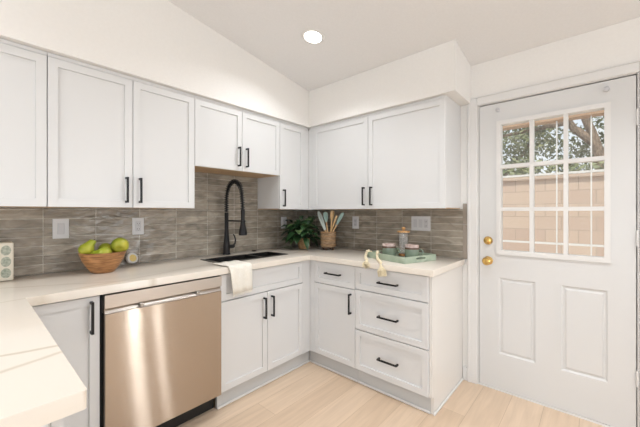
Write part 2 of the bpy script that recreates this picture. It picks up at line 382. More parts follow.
window('added_window_1', -4.4, -2.4, 0.6, 2.3, lambda u, w, z: (u, YF-0.02-w, z), (-3.4,))
window('added_window_2', -0.47, -0.19, 0.3, 2.3, lambda u, w, z: (u, YF-0.02-w, z))
window('added_window_3', -4.5, -2.1, 0.0, 2.2, lambda u, w, z: (XL-0.02-w, u, z), (-3.3,))

window('added_window_4', -5.42, -5.18, 0.3, 2.3, lambda u, w, z: (0.02+w, u, z))

# soffit above the wall cabinets (L-shaped drop)
SD, SZ, SE = 0.352, 2.076, -1.690
struct(MB().prism([(XL, SZ), (-SD, SZ), (-SD, CZ(-SD)), (XL, CZ(XL))], lambda p: (p[0], -SD, p[1]), (0, SD-0.001, 0))
       .prism([(-SD, SZ), (-0.001, SZ), (-0.001, CZ(-0.001)), (-SD, CZ(-SD))], lambda p: (p[0], SE, p[1]), (0, -SE-0.001, 0)).build('ceiling_soffit', 'wall'))

# tiled backsplash, 9 mm thick on the wall
H = 0.914
bs = MB(); bs.box(-3.4, -0.009, H+0.001, -0.0005, -0.0005, 1.290)
bs.box(-1.4585, -0.009, 1.290, -0.6885, -0.0005, 1.600)
struct(bs.build('wall_backsplash_back', 'tileA'))
struct(MB().box(-0.009, -1.634, H+0.001, -0.0005, -0.0095, 1.290).build('wall_backsplash_right', 'tileB'))
b = MB(); b.box(-0.012, -1.664, H+0.001, -0.0005, -1.6345, 1.173, 0.003, 2); b.box(-0.012, -1.664, 1.175, -0.0005, -1.6345, 1.332, 0.003, 2)
struct(b.build('trim_1', 'tiletrim'))

# door casing, baseboards
def casing(b, y0, y1, z0, z1):
    b.box(-0.014, y0, z0, -0.0005, y1, z1, 0.003)
b = MB(); casing(b, -1.7350, -1.6655, 0.0, 2.106); b.box(-0.019, -1.690, 0.0, -0.0145, -1.672, 2.106, 0.002)
struct(b.build('trim_2', 'trim'))
b = MB(); casing(b, -2.641, -2.571, 0.0, 2.106)
struct(b.build('trim_3', 'trim'))
b = MB(); casing(b, -2.5705, -1.7355, 2.052, 2.106); b.box(-0.014, -2.641, 2.107, -0.0005, -1.6655, 2.116, 0.002)
struct(b.build('trim_4', 'trim'))
# door jamb lining the opening, with its stop
b = MB(); b.box(0.0005, -1.7425, 0, 0.114, -1.7355, 2.047); b.box(0.0005, -2.5705, 0, 0.114, -2.5635, 2.047); b.box(0.0005, -2.5705, 2.048, 0.114, -1.7355, 2.055)
b.box(0.052, -1.760, 0, 0.075, -1.743, 2.04); b.box(0.052, -2.563, 0, 0.075, -2.546, 2.04)
struct(b.build('trim_5', 'trim'))
b = MB(); b.box(0.0525, -2.5455, 2.030, 0.075, -1.7605, 2.0475); b.box(0.046, -2.562, 2.0425, 0.052, -1.7435, 2.0475)
struct(b.build('trim_7', 'gap'))
struct(MB().box(0.0, -2.563, 0.0, 0.114, -1.743, 0.012).build('trim_6', 'trim'))   # threshold
struct(MB().box(-0.012, -1.6650, 0.0, -0.0005, -1.6345, 0.10, 0.002).build('baseboard_right', 'trim'))
struct(MB().box(-0.012, -5.99, 0.0, -0.0005, -2.642, 0.10, 0.002).build('baseboard_right.001', 'trim'))

# ---------------------------------------------------------------- entry door, nine-light window over two embossed panels
dy = lambda u: u
ys = [-2.559, -2.437, -2.223, -2.088, -1.861, -1.746]
d1 = MB()
YS = [-2.559, -2.442, -2.437, -2.223, -2.088, -1.872, -1.861, -1.746]
ZS = [0.014, 0.262, 0.803, 0.984, 1.897, 2.041]
def keep(i, j): return not (j == 3 and 1 <= i <= 5)
def ins(i, j):
    if j == 1 and i in (2, 4): return [(0.0, 0.0), (0.012, -0.008), (0.014, 0.0), (0.010, 0.006)]
YS = [-2.559, -2.442, -2.223, -2.088, -1.872, -1.746]
def keep(i, j): return not (j == 3 and 1 <= i <= 3)
def ins(i, j):
    if j == 1 and i in (1, 3): return [(0.014, -0.009), (0.012, 0.0), (0.012, 0.007)]
d1.cells(YS, ZS, keep, 0.006, 0.050, lambda u, v, w: (w, u, v), ins)
door = struct(d1.build('door_1', 'door'))
f = MB()      # raised lite frame and muntins
ya, yb, za, zb = -2.442, -1.872, 0.984, 1.897
f.cells([ya-0.012, ya+0.016, yb-0.016, yb+0.012], [za-0.016, za+0.014, zb-0.012, zb+0.016], lambda i, j: not (i == 1 and j == 1), -0.006, 0.056, lambda u, v, w: (w, u, v))
for yy in (-2.2465, -2.067): f.box(0.0, yy-0.0115, za+0.014, 0.050, yy+0.0115, zb-0.012)
for zz in (1.288, 1.588):
    for y0, y1 in ((ya+0.016, -2.258), (-2.235, -2.0785), (-2.0555, yb-0.016)): f.box(0.0, y0, zz-0.0125, 0.050, y1, zz+0.0125)
f.build('lite_frame', 'trim', door)
MB().box(0.026, ya+0.014, za+0.012, 0.030, yb-0.014, zb-0.010).build('window_glass', 'glass', door)
k = MB(); k.lathe([(0.030, 0.0), (0.030, 0.006), (0.025, 0.011), (0.023, 0.020), (0.020, 0.022)], (0.0055, -1.805, 1.062), 28, axis=(-1, 0, 0))
k.box(-0.034, -1.809, 1.046, -0.0165, -1.801, 1.078, 0.003, 2)
k.build('deadbolt', 'brass', door, True)
k = MB(); k.lathe([(0.031, 0.0), (0.031, 0.005), (0.018, 0.010), (0.011, 0.016), (0.011, 0.030), (0.022, 0.036), (0.028, 0.046), (0.028, 0.056), (0.020, 0.066), (0.008, 0.068)], (0.0055, -1.805, 0.917), 28, axis=(-1, 0, 0))
k.build('doorknob', 'brass', door, True)
for z in (1.80, 1.12, 0.33):
    h = MB(); h.cyl((-0.004, -2.564, z-0.045), (-0.004, -2.564, z+0.045), 0.006, seg=12); h.box(0.001, -2.582, z-0.044, 0.005, -2.5645, z+0.044)
    h.build('hinge', 'trim', door, True)
for y, z in ((-1.869, 1.992), (-2.435, 1.990)):
    h = MB(); h.lathe([(0.014, 0), (0.014, 0.006), (0.009, 0.010), (0.009, 0.02), (0.013, 0.026), (0.004, 0.03)], (0.0055, y, z), 20, axis=(-1, 0, 0))
    h.build('curtain_rod_bracket', 'plastic2', door, True)

# ---------------------------------------------------------------- cabinets
def shaker(x0, x1, z0, z1, yf, th=0.019, rail=0.057, dep=0.010):
    b = MB(); b.box(x0, yf, z0, x1, yf+th, z1)
    f = min(b.bm.faces, key=lambda f: f.calc_center_median().y)
    bmesh.ops.inset_individual(b.bm, faces=[f], thickness=rail, depth=0.0)
    bmesh.ops.inset_individual(b.bm, faces=[f], thickness=0.0015, depth=-dep)
    # soften the outer front edges
    es = [e for e in b.bm.edges if all(abs(v.co.y-yf) < 1e-5 for v in e.verts) and (all(abs(v.co.x-x0) < 1e-5 for v in e.verts) or all(abs(v.co.x-x1) < 1e-5 for v in e.verts) or all(abs(v.co.z-z0) < 1e-5 for v in e.verts) or all(abs(v.co.z-z1) < 1e-5 for v in e.verts))]
    bmesh.ops.bevel(b.bm, geom=es, offset=0.0015, segments=1, affect='EDGES')
    return b
def pull(parent, x, z, yf, horiz, length=0.150):
    b = MB(); t = 0.0055; h = length/2
    if horiz:
        b.box(x-h, yf-0.034, z-t, x+h, yf-0.024, z+t, 0.0012)
        for s in (-1, 1): b.box(x+s*(h-0.006)-t, yf-0.0245, z-t, x+s*(h-0.006)+t, yf-0.0005, z+t)
    else:
        b.box(x-t, yf-0.034, z-h, x+t, yf-0.024, z+h, 0.0012)
        for s in (-1, 1): b.box(x-t, yf-0.0245, z+s*(h-0.006)-t, x+t, yf-0.0005, z+s*(h-0.006)+t)
    return b.build('handle', 'black', parent)
G = 0.0016
def door_part(T, x0, x1, z0, z1, yf, hside=None, hz=None, name='door'):
    d = shaker(x0+G, x1-G, z0+G, z1-G, yf).build(name, 'cab', T)
    if hside == 'c': pull(d, (x0+x1)/2, hz if hz else (z0+z1)/2, yf, True)
    elif hside: pull(d, x1-0.036 if hside == 'r' else x0+0.036, hz, yf, False)
    return d
def upper(label, loc, rz, w, z0, doors, z1=2.0745, depth=0.323, hz=None, x_in=0.0, filler=None, left_open=0):
    """doors: list of (x0, x1, handle side)"""
    T = thing('wall_cabinet', label, 'cabinet', loc, rz)
    bk = -0.0105 if z0 < 1.5 else -0.0015
    def zf(z): return z
    b = MB(); b.box(x_in+0.0005, -depth+0.0195, z0+0.007, w-0.0005, -0.0015, z1)
    b.build('cabinet_box', 'cab', T)
    MB().box(x_in+0.001, -depth+0.0215, z0+0.0005, w-0.001, -0.0105, z0+0.0065).build('underside', 'maple', T)
    for x0, x1, s in doors: door_part(T, x0, x1, z0, z1-0.021, -depth, s, hz)
    b = MB(); b.box(x_in+0.001, -depth+0.006, z1-0.0195, w-0.001, -depth+0.0192, z1-0.0005); b.build('top_rail', 'cab', T)
    if filler: MB().box(filler[0], -depth+0.004, z0, filler[1], -depth+0.0192, z1-0.021).build('filler_strip', 'cab', T)
    return T
ZU = 1.292
upper('white shaker wall cabinet at the left edge, its door partly out of frame', (-2.990, 0, 0), 0, 0.7615, ZU, [(0, 0.381, 'r'), (0.381, 0.7615, None)], hz=1.395)
upper('white two-door wall cabinet above the bowl of pears', (-2.228, 0, 0), 0, 0.769, ZU, [(0, 0.3865, 'r'), (0.3865, 0.769, 'l')], hz=1.397)
upper('short white two-door wall cabinet raised above the sink and faucet', (-1.459, 0, 0), 0, 0.771, 1.586, [(0, 0.384, 'r'), (0.384, 0.771, 'l')], hz=1.694)
upper('narrow white one-door wall cabinet in the corner above the plant', (-0.688, 0, 0), 0, 0.364, ZU, [(0.001, 0.300, 'l')], hz=1.392, filler=(0.3015, 0.3685))
upper('wide white two-door wall cabinet above the green tray', (0, -0.325, 0), -PI/2, 1.291, ZU, [(0.060, 0.667, 'r'), (0.667, 1.291, 'l')], hz=1.398, filler=(-0.005, 0.0585))

FD, BT = 0.607, 0.8735
def base(label, loc, rz, w, fronts, filler=None, kick=(0, None), zk=0.113, box=(0, None), bt=BT):
    T = thing('base_cabinet', label, 'cabinet', loc, rz)
    bx0, bx1 = box[0]+0.0005, (box[1] if box[1] is not None else w)-0.0005
    MB().box(bx0, -FD+0.0195, zk+0.001, bx1, -0.0015, bt).build('cabinet_box', 'cab', T)
    k0, k1 = kick[0], kick[1] if kick[1] is not None else w
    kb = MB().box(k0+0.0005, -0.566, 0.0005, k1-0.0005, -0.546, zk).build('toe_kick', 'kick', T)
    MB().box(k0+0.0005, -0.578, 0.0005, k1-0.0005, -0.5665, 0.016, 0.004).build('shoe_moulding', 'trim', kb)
    for kind, x0, x1, z0, z1, s, hz in fronts:
        door_part(T, x0, x1, z0, z1, -FD, s, hz, kind)
    if filler: MB().box(filler[0], -FD+0.003, zk+0.001, filler[1], -FD+0.0192, BT).build('filler_strip', 'cab', T)
    return T
base('white base cabinet with one door between peninsula and dishwasher', (-2.360, 0, 0), 0, 0.290, [('door', 0, 0.288, 0.116, 0.868, 'r', 0.772)])
base('white two-door base cabinet under the black sink', (-1.434, 0, 0), 0, 0.827, [('false_front', 0.0, 0.744, 0.696, 0.868, None, None), ('door', 0.0, 0.380, 0.116, 0.693, 'r', 0.583), ('door', 0.380, 0.744, 0.116, 0.693, 'l', 0.583)],
     filler=(0.746, 0.8295), kick=(0, 0.866), box=(0, 0.8275), bt=0.70)
base('white base cabinet with one drawer over one door, right of the inner corner', (0, -0.6095, 0), -PI/2, 0.4525, [('drawer', 0.048, 0.4525, 0.696, 0.868, 'c', 0.787), ('door', 0.048, 0.4525, 0.116, 0.693, 'r', 0.587)],
     filler=(-0.0045, 0.0465), kick=(-0.0425, None))
T = base('white three-drawer base cabinet under the green tray', (0, -1.0625, 0), -PI/2, 0.550, [('drawer', 0, 0.550, 0.704, 0.868, 'c', 0.783), ('drawer', 0, 0.550, 0.411, 0.701, 'c', 0.548), ('drawer', 0, 0.550, 0.116, 0.408, 'c', 0.257)])
b = MB(); b.prism([(-0.0015, 0.0005), (-0.566, 0.0005), (-0.566, 0.113), (-0.592, 0.113), (-0.592, BT), (-0.0015, BT)], lambda p: (0.5505, p[0], p[1]), (0.0185, 0, 0))
b.build('end_panel', 'panel', T)
MB().box(0.5695, -0.578, 0.0005, 0.580, -0.014, 0.018, 0.004).build('shoe_moulding', 'trim', T)
# cabinet carrying the peninsula
T = thing('peninsula_cabinet', 'white cabinet under the peninsula worktop in the bottom left corner', 'cabinet', (-2.385, -1.594, 0), 0)
MB().box(-0.60, 0.0, 0.113, 0.0, 1.55, BT).build('cabinet_box', 'cab', T)
MB().box(-0.56, 0.05, 0.0005, -0.05, 1.5, 0.112).build('toe_kick', 'cab', T)
b = MB(); b.box(-0.60, -0.010, 0.113, -0.005, -0.0005, BT, 0.001); b.build('end_panel', 'cab', T)
d = MB(); d.box(0.0015, 0.004, 0.118, 0.0205, 0.45, 0.868); d.build('door', 'cab', T)
d = MB(); d.box(0.0015, 0.455, 0.118, 0.0205, 0.94, 0.868); d.build('door', 'cab', T)

# ---------------------------------------------------------------- dishwasher
T = thing('dishwasher', 'stainless steel dishwasher with recessed bar handle under the worktop', 'dishwasher', (-2.0605, 0, 0))
w = 0.6235; FY = -0.632
MB().box(0.012, -0.59, 0.10, w-0.002, -0.01, 0.866).build('body', 'blackp', T)
b = MB(); b.box(0.012, -0.535, 0.0005, w-0.004, -0.50, 0.099); b.build('kick_plate', 'blackp', T)
b = MB(); b.box(0.001, FY, 0.122, w-0.003, -0.5905, 0.776, 0.004, 2); d = b.build('door', 'steel', T)
p = MB().box(0.001, FY, 0.803, w-0.003, -0.5905, 0.866).build('control_strip', 'steeltop', T)
b = MB(); b.prism([(FY+0.001, 0.7775), (FY+0.020, 0.8025), (-0.5905, 0.8025), (-0.5905, 0.7775)], lambda q: (0.001, q[0], q[1]), (w-0.004, 0, 0)); b.build('sloped_ledge', 'steeltop', T)
b = MB(); b.box(0.166, FY-0.016, 0.7775, 0.468, FY-0.006, 0.7865, 0.002)
b.box(0.150, FY-0.016, 0.7775, 0.168, FY+0.006, 0.8025, 0.003); b.box(0.450, FY-0.016, 0.7775, 0.474, FY+0.006, 0.8025, 0.003); b.build('handle', 'steelbar', T)
MB().box(-0.004, -0.588, 0.10, 0.0115, -0.02, 0.866).build('gap_shade_strip', 'blackp', T)  # black strip standing in for the shade in the side gap

# ---------------------------------------------------------------- worktop (one continuous piece with the sink opening)
CD, PX, PE, CE = 0.631, -2.3325, -1.6275, -1.6505
SX0, SX1, SY0, SY1 = -1.343, -0.732, -0.448, -0.212
us = [-2.995, PX, SX0, SX1, -CD, -0.0105]
vs = [CE, PE, -CD, SY0, SY1, -0.0105]
def keep(i, j):
    if i == 2 and j == 3: return False
    if j >= 2: return True
    if i == 4: return True
    if i == 0 and j == 1: return True
    return False
b = MB(); b.cells(us, vs, keep, H, H-0.0395, lambda u, v, z: (u, v, z))
b.bevel_edges(0.004, lambda e: abs(e.verts[0].co.z-H) < 1e-6 and abs(e.verts[1].co.z-H) < 1e-6 and len(e.link_faces) == 2 and e.calc_face_angle(0) > 0.5, 2)
b.bevel_edges(0.010, lambda e: abs(e.verts[0].co.z-e.verts[1].co.z) > 0.02 and (abs(e.verts[0].co.y-PE) < 0.006 or abs(e.verts[0].co.y-CE) < 0.006) and e.calc_face_angle(0) > 0.8, 3)
top = tag(b.build('countertop', 'quartz', None, True), 'pale veined quartz worktop running round the cabinets and out along the peninsula', 'countertop')

# ---------------------------------------------------------------- sink
T = thing('sink', 'black double bowl sink let into the pale worktop below the faucet', 'sink', ((SX0+SX1)/2, (SY0+SY1)/2, H))
hx, hy = (SX1-SX0)/2, (SY1-SY0)/2
b = MB(); b.cells([-hx-0.012, -hx+0.016, 0.055, 0.075, hx-0.016, hx+0.012], [-hy-0.012, -hy+0.014, hy-0.014, hy+0.012], lambda i, j: not (j == 1 and i in (1, 3)), 0.0045, 0.0005, lambda u, v, z: (u, v, z))
b.build('rim', 'sinkm', T)
def bowl(x0, x1, dz):
    b = MB(); y0, y1 = -hy+0.013, hy-0.013
    b.cells([x0, x0+0.006, x1-0.006, x1], [y0, y0+0.006, y1-0.006, y1], lambda i, j: not (i == 1 and j == 1), 0.0, -dz, lambda u, v, z: (u, v, z))
    b.box(x0, y0, -dz-0.005, x1, y1, -dz)
    o = b.build('basin', 'sinkm', T)
    c = MB(); c.lathe([(0.042, 0.0), (0.042, 0.003), (0.034, 0.004), (0.030, 0.001)], ((x0+x1)/2, 0.02, -dz+0.0005), 24); c.build('drain', 'chrome', o, True)
bowl(-hx+0.010, 0.061, 0.20); bowl(0.069, hx-0.010, 0.20)

# ---------------------------------------------------------------- faucet
T = thing('faucet', 'matte black spring neck kitchen faucet standing behind the sink', 'faucet', (-1.058, -0.072, H+0.0008))
b = MB(); b.lathe([(0.031, 0), (0.031, 0.006), (0.028, 0.010), (0.026, 0.085), (0.020, 0.15), (0.0165, 0.21), (0.0165, 0.345), (0.013, 0.35)], seg=28); b.build('body', 'black', T, True)
arc = [(0, 0, 0.355), (0, 0, 0.44)]
R = 0.112
for k in range(0, 25):
    a = PI - PI*k/24
    arc.append((0, -R - R*math.cos(a), 0.475 + 0.128*math.sin(a)))
arc += [(0, -2*R-0.006, 0.43), (0, -2*R-0.010, 0.375)]
b = MB(); b.tube(arc, 0.0085, 12); hose = b.build('hose', 'black', T, True)
# coil around the hose
pv = [Vector(p) for p in arc]; seglen = [0]
for a_, b_ in zip(pv, pv[1:]): seglen.append(seglen[-1] + (b_-a_).length)
def at(s):
    for i in range(len(pv)-1):
        if s <= seglen[i+1] or i == len(pv)-2:
            f_ = (s-seglen[i])/(seglen[i+1]-seglen[i]); d_ = (pv[i+1]-pv[i]).normalized()
            return pv[i].lerp(pv[i+1], f_), d_
turns = 32; pts = []
for k in range(turns*10+1):
    s = seglen[-1]*k/(turns*10); p_, d_ = at(s); x_ = Vector((1, 0, 0)); y_ = d_.cross(x_)
    a = 2*PI*k/10; pts.append(p_ + x_*(0.0165*math.cos(a)) + y_*(0.0165*math.sin(a)))
b = MB(); b.tube(pts, 0.0034, 6); b.build('spring_coil', 'black', T, True)
b = MB(); b.lathe([(0.013, 0.375), (0.017, 0.36), (0.015, 0.30), (0.020, 0.255), (0.033, 0.190), (0.033, 0.172), (0.026, 0.170)], (0, -2*R-0.010, 0), 24); b.build('spray_head', 'black', T, True)
b = MB(); b.tube([(0, -0.012, 0.282), (0, -2*R+0.006, 0.282)], 0.0065, 10)
b.tube([(0.020*math.cos(q*PI/10), -2*R-0.010+0.020*math.sin(q*PI/10), 0.282) for q in range(20)], 0.005, 8, closed=True); b.build('support_arm', 'black', T, True)
b = MB(); b.tube([(0.018, 0, 0.062), (0.060, -0.002, 0.062), (0.072, -0.003, 0.068)], [0.017, 0.017, 0.013], 16)
b.tube([(0.060, -0.002, 0.066), (0.078, -0.004, 0.085), (0.083, -0.005, 0.115), (0.074, -0.005, 0.15), (0.062, -0.005, 0.163)], [0.009, 0.008, 0.007, 0.006, 0.005], 10); b.build('lever_handle', 'black', T, True)
T = thing('sink_hole_cover', 'small flat black disc on the worktop right of the faucet', 'hole cover', (-0.775, -0.070, H+0.0006))
b = MB(); b.lathe([(0.022, 0), (0.024, 0.004), (0.020, 0.008), (0.010, 0.010)], seg=24); b.build('cover_disc', 'black', T, True)

# ---------------------------------------------------------------- towel over the worktop edge
b = MB(); bm = b.bm
prof = [(-0.470, 0.9200), (-0.51, 0.9185), (-0.56, 0.9178), (-0.60, 0.9178), (-0.625, 0.919), (-0.636, 0.914), (-0.6405, 0.895), (-0.6415, 0.86), (-0.642, 0.82), (-0.6425, 0.78), (-0.643, 0.74)]
nx = 26; rows = []
for j, (y, z) in enumerate(prof):
    row = []
    fr = j/(len(prof)-1)
    for i in range(nx+1):
        u = i/nx
        x0 = -1.408+0.036*max(0, (fr-0.15))/0.85; x1 = -1.222 + 0.004*fr
        x = x0+(x1-x0)*u
        wv = 0.5+0.5*math.sin(u*15+0.8+fr)
        yy, zz = y, z
        if j >= 6: yy -= 0.010*wv*min(1, (fr-0.5)*3) + 0.002; zz += 0.010*u*(fr-0.4)
        elif j <= 4: zz += 0.004*wv
        row.append(bm.verts.new((x, yy, zz)))
    rows.append(row)
for j in range(len(rows)-1):
    for i in range(nx): bm.faces.new((rows[j][i], rows[j][i+1], rows[j+1][i+1], rows[j+1][i]))
tw = tag(b.build('dish_towel', 'cream', None, True), 'cream cotton towel hanging over the worktop edge in front of the sink', 'towel')
md = tw.modifiers.new('thickness', 'SOLIDIFY'); md.thickness = 0.0035; md.offset = 1.0
b = MB()
for i in range(46):
    u = (i+0.5)/46; x = -1.374+0.154*u; wv = 0.5+0.5*math.sin(u*15+1.8)
    y = -0.645-0.010*wv-0.0028; zt = 0.7405+0.006*u
    b.tube([(x, y, zt), (x+random.uniform(-.002, .002), y, zt-0.008), (x+random.uniform(-.003, .003), y, zt-0.015)], 0.0012, 5)
b.build('fringe', 'cream', tw)

# ---------------------------------------------------------------- switch and socket plates
def plate(name, label, cat, loc, rz, wd, hg, kinds):
    T = thing(name, label, cat, loc, rz)
    b = MB(); b.box(-wd/2, -0.006, -hg/2, wd/2, -0.0003, hg/2, 0.002); b.build('cover_plate', 'plastic', T)
    n = len(kinds)
    for i, kd in enumerate(kinds):
        cx = (i-(n-1)/2)*0.046
        if kd == 's':
            b = MB(); b.box(cx-0.016, -0.009, -0.033, cx+0.016, -0.0063, 0.033, 0.001); b.build('rocker', 'plastic2', T)
        else:
            b = MB(); b.box(cx-0.017, -0.0085, -0.034, cx+0.017, -0.0063, 0.034, 0.001); o = b.build('socket', 'plastic2', T)
            for zz in (-0.018, 0.018):
                s = MB()
                for dx in (-0.006, 0.006): s.box(cx+dx-0.0012, -0.0092, zz-0.004, cx+dx+0.0012, -0.0086, zz+0.004)
                s.cyl((cx, -0.0086, zz-0.010), (cx, -0.0092, zz-0.010), 0.002, seg=10)
                s.build('slots', 'gap', o)
    return T
plate('switch_plate', 'white single rocker switch plate on the tile left of the pears', 'light switch', (-2.128, -0.0092, 1.169), 0, 0.076, 0.118, 's')
plate('outlet_plate', 'white outlet plate on the tile above the small round timer', 'outlet', (-1.712, -0.0092, 1.170), 0, 0.074, 0.118, 'o')
plate('outlet_plate', 'white outlet plate half hidden behind the leafy plant', 'outlet', (-0.365, -0.0092, 1.162), 0, 0.074, 0.118, 'o')
plate('outlet_plate', 'white outlet plate on the right hand tile beside the wooden crock', 'outlet', (-0.0092, -0.652, 1.168), -PI/2, 0.074, 0.118, 'o')
plate('switch_plate', 'wide white multi gang plate on the tile above the green tray', 'light switch', (-0.0092, -1.305, 1.174), -PI/2, 0.164, 0.120, 'sso')

# ---------------------------------------------------------------- bowl of pears
T = thing('fruit_bowl', 'round wooden bowl of green pears on the left worktop', 'bowl', (-1.965, -0.215, H+0.0006))
b = MB(); b.lathe([(0.052, 0.0), (0.058, 0.003), (0.078, 0.030), (0.100, 0.070), (0.117, 0.116), (0.119, 0.120), (0.114, 0.121), (0.097, 0.078), (0.074, 0.036), (0.050, 0.012), (0.0, 0.010)], seg=48, caps=True)
b.build('bowl_body', 'wood', T, True)
def pear(label, loc, scale, tilt, rz, m='pear', stem=True):
    prof = [(0.003, -0.034), (0.010, -0.038), (0.022, -0.037), (0.035, -0.027), (0.0425, -0.008), (0.0415, 0.010), (0.034, 0.024), (0.0265, 0.036), (0.023, 0.048), (0.0205, 0.060), (0.0135, 0.067), (0.001, 0.065)]
    b = MB(); b.lathe(prof, seg=24)
    for v in b.bm.verts:
        if v.co.z > 0: v.co.x += 3.0*v.co.z**2
    rot = Matrix.Rotation(rz, 4, 'Z') @ Matrix.Rotation(tilt, 4, 'Y') @ Matrix.Diagonal((scale, scale, scale, 1))
    b.xf(rot); o = b.build('pear', m, None, True, loc)
    if stem:
        s = MB(); s.tube([(0.0125, 0, 0.064), (0.014, 0, 0.071), (0.017, 0.002, 0.076)], [0.0022, 0.0018, 0.0024], 8); s.xf(rot); s.build('stem', 'stem', o, True)
    return tag(o, label, 'pear', 'pears in the wooden bowl')
pear('green pear at the left of the bowl, its neck tipped up to the right', (-2.046, -0.215, H+0.142), 0.88, 0.42, -0.1)
pear('green pear low in the middle of the bowl, nearest the viewer', (-1.972, -0.262, H+0.112), 0.92, 1.35, 2.6, stem=False)
pear('green pear at the back of the bowl, mostly hidden by the middle one', (-1.940, -0.165, H+0.128), 0.92, 1.2, 1.0)
pear('blushed green pear sitting highest at the right of the bowl', (-1.884, -0.232, H+0.152), 1.12, 1.25, 1.2, 'pearblush', stem=False)

# ---------------------------------------------------------------- small round timer, printed box
T = thing('kitchen_timer', 'small round white timer with a yellow face leaning on the backsplash', 'timer', (-1.757, -0.034, H+0.0405))
ax = Vector((0.30, -1, 0.30)).normalized()
b = MB(); b.lathe([(0.030, -0.014), (0.036, -0.010), (0.0385, 0.0), (0.036, 0.010), (0.028, 0.0135), (0.024, 0.010)], seg=36, axis=ax); b.build('case', 'ceramic', T, True)
b = MB(); b.lathe([(0.0235, 0.0102), (0.0235, 0.0115), (0.012, 0.0122)], seg=28, axis=ax); fc = b.build('dial', 'yellow', T, True)
T = thing('canister', 'ivory box printed with round green medallions at the left frame edge', 'canister', (-2.430, -0.085, H+0.0006))
b = MB(); b.box(-0.095, -0.045, 0.0, 0.095, 0.045, 0.196, 0.006, 3); b.build('box_body', 'ivory', T, True)
def discs(name, m, spots):
    for x, z in spots:
        d = MB()
        pts = [(x+0.0190*math.cos(2*PI*q/28), z+0.0255*math.sin(2*PI*q/28)) for q in range(28)]
        d.prism(pts, lambda q: (q[0], -0.0457, q[1]), (0, 0.0005, 0))
        d.build(name, m, T)
discs('green_medallion', 'medal', [(x, z) for x in (0.066, -0.022) for z in (0.040, 0.098, 0.156)])
discs('taupe_medallion', 'medalb', [(x, z) for x in (0.022, -0.066) for z in (0.069, 0.127)])

# ---------------------------------------------------------------- potted plant in the corner
T = thing('potted_plant', 'bushy dark green trailing plant in a woven tan pot in the corner', 'plant', (-0.335, -0.270, H+0.0006))
b = MB(); b.lathe([(0.044, 0.0), (0.050, 0.003), (0.059, 0.04), (0.060, 0.075), (0.056, 0.095), (0.058, 0.102), (0.052, 0.102), (0.050, 0.085), (0.0, 0.084)], seg=32); b.build('pot', 'pot', T, True)
b = MB(); b.lathe([(0.049, 0.0845), (0.030, 0.092), (0.0, 0.094)], seg=24); b.build('soil', 'soil', T, True)
rnd = random.Random(11)
def leaf(b, base, d, up, ln, wd, droop):
    d = d.normalized(); s = d.cross(up).normalized(); n = s.cross(d)
    rows = []; K = 6
    for k in range(K+1):
        t_ = k/K; c = base + d*(ln*t_) - Vector((0, 0, 1))*(droop*ln*t_*t_)
        h = wd*0.5*math.sin(PI*min(1, t_*0.93+0.05))**0.8*(1-0.3*t_)
        if k == K: h = 0.0006
        rows.append([b.bm.verts.new(c - s*h + n*(h*0.35)), b.bm.verts.new(c), b.bm.verts.new(c + s*h + n*(h*0.35))])
    for a_, c_ in zip(rows, rows[1:]):
        for i in range(2): b.bm.faces.new((a_[i], a_[i+1], c_[i+1], c_[i]))
stems = MB(); ld, ll = MB(), MB()
# bounds in local coords: stay clear of tiles (y < 0.255), crock and cabinets above (z < 0.365)
def okp(p): return p.y < 0.255 and p.x < 0.318 and p.z < 0.365 and p.z > 0.016
cnt = 0
while cnt < 112:
    a = rnd.uniform(0, 2*PI); el = rnd.uniform(-0.45, 1.25); rad = rnd.uniform(0.06, 0.185)
    tip = Vector((math.cos(a)*math.cos(el)*rad, math.sin(a)*math.cos(el)*rad, 0.125 + math.sin(el)*rad*1.12))
    if rnd.random() < 0.16:
        tip = Vector((math.cos(a)*0.10, math.sin(a)*0.10, rnd.uniform(0.06, 0.11)))
    if not okp(tip): continue
    d = Vector((tip.x, tip.y, (tip.z-0.13)*0.7 + 0.01)) + Vector((rnd.uniform(-.06, .06), rnd.uniform(-.06, .06), rnd.uniform(-.05, .03)))
    ln = rnd.uniform(0.072, 0.115)
    if not okp(tip + d.normalized()*ln - Vector((0, 0, ln*0.6))) or not okp(tip + d.normalized()*ln): continue
    if (tip + d.normalized()*ln).y < -0.165 and (tip + d.normalized()*ln).x > -0.03: continue
    tgt = ll if rnd.random() < 0.22 else ld
    leaf(tgt, tip, d, Vector((rnd.uniform(-.3, .3), rnd.uniform(-.3, .3), 1)), ln, ln*rnd.uniform(0.60, 0.80), rnd.uniform(0.3, 0.8))
    root = Vector((rnd.uniform(-.02, .02), rnd.uniform(-.02, .02), 0.093))
    mid = root.lerp(tip, 0.5) + Vector((0, 0, 0.03))
    stems.tube([root, mid, tip], 0.0014, 5)
    cnt += 1
# trailing runner resting on the worktop at the left
run = [Vector(p) for p in ((-0.03, 0.02, 0.10), (-0.08, 0.035, 0.125), (-0.125, 0.045, 0.07), (-0.135, 0.05, 0.02), (-0.16, 0.03, 0.008))]
stems.tube(run, 0.0016, 5)
for p in run[2:]:
    for s in (-1, 1): leaf(ll if s > 0 else ld, p + Vector((0, 0, 0.004)), Vector((-0.6, s*0.9-0.3, 0.12)), Vector((0, 0, 1)), 0.06, 0.03, 0.05)
stems.build('stems', 'leafd', T)
ld.build('dark_leaves', 'leafd', T, True); ll.build('pale_leaves', 'leafl', T, True)

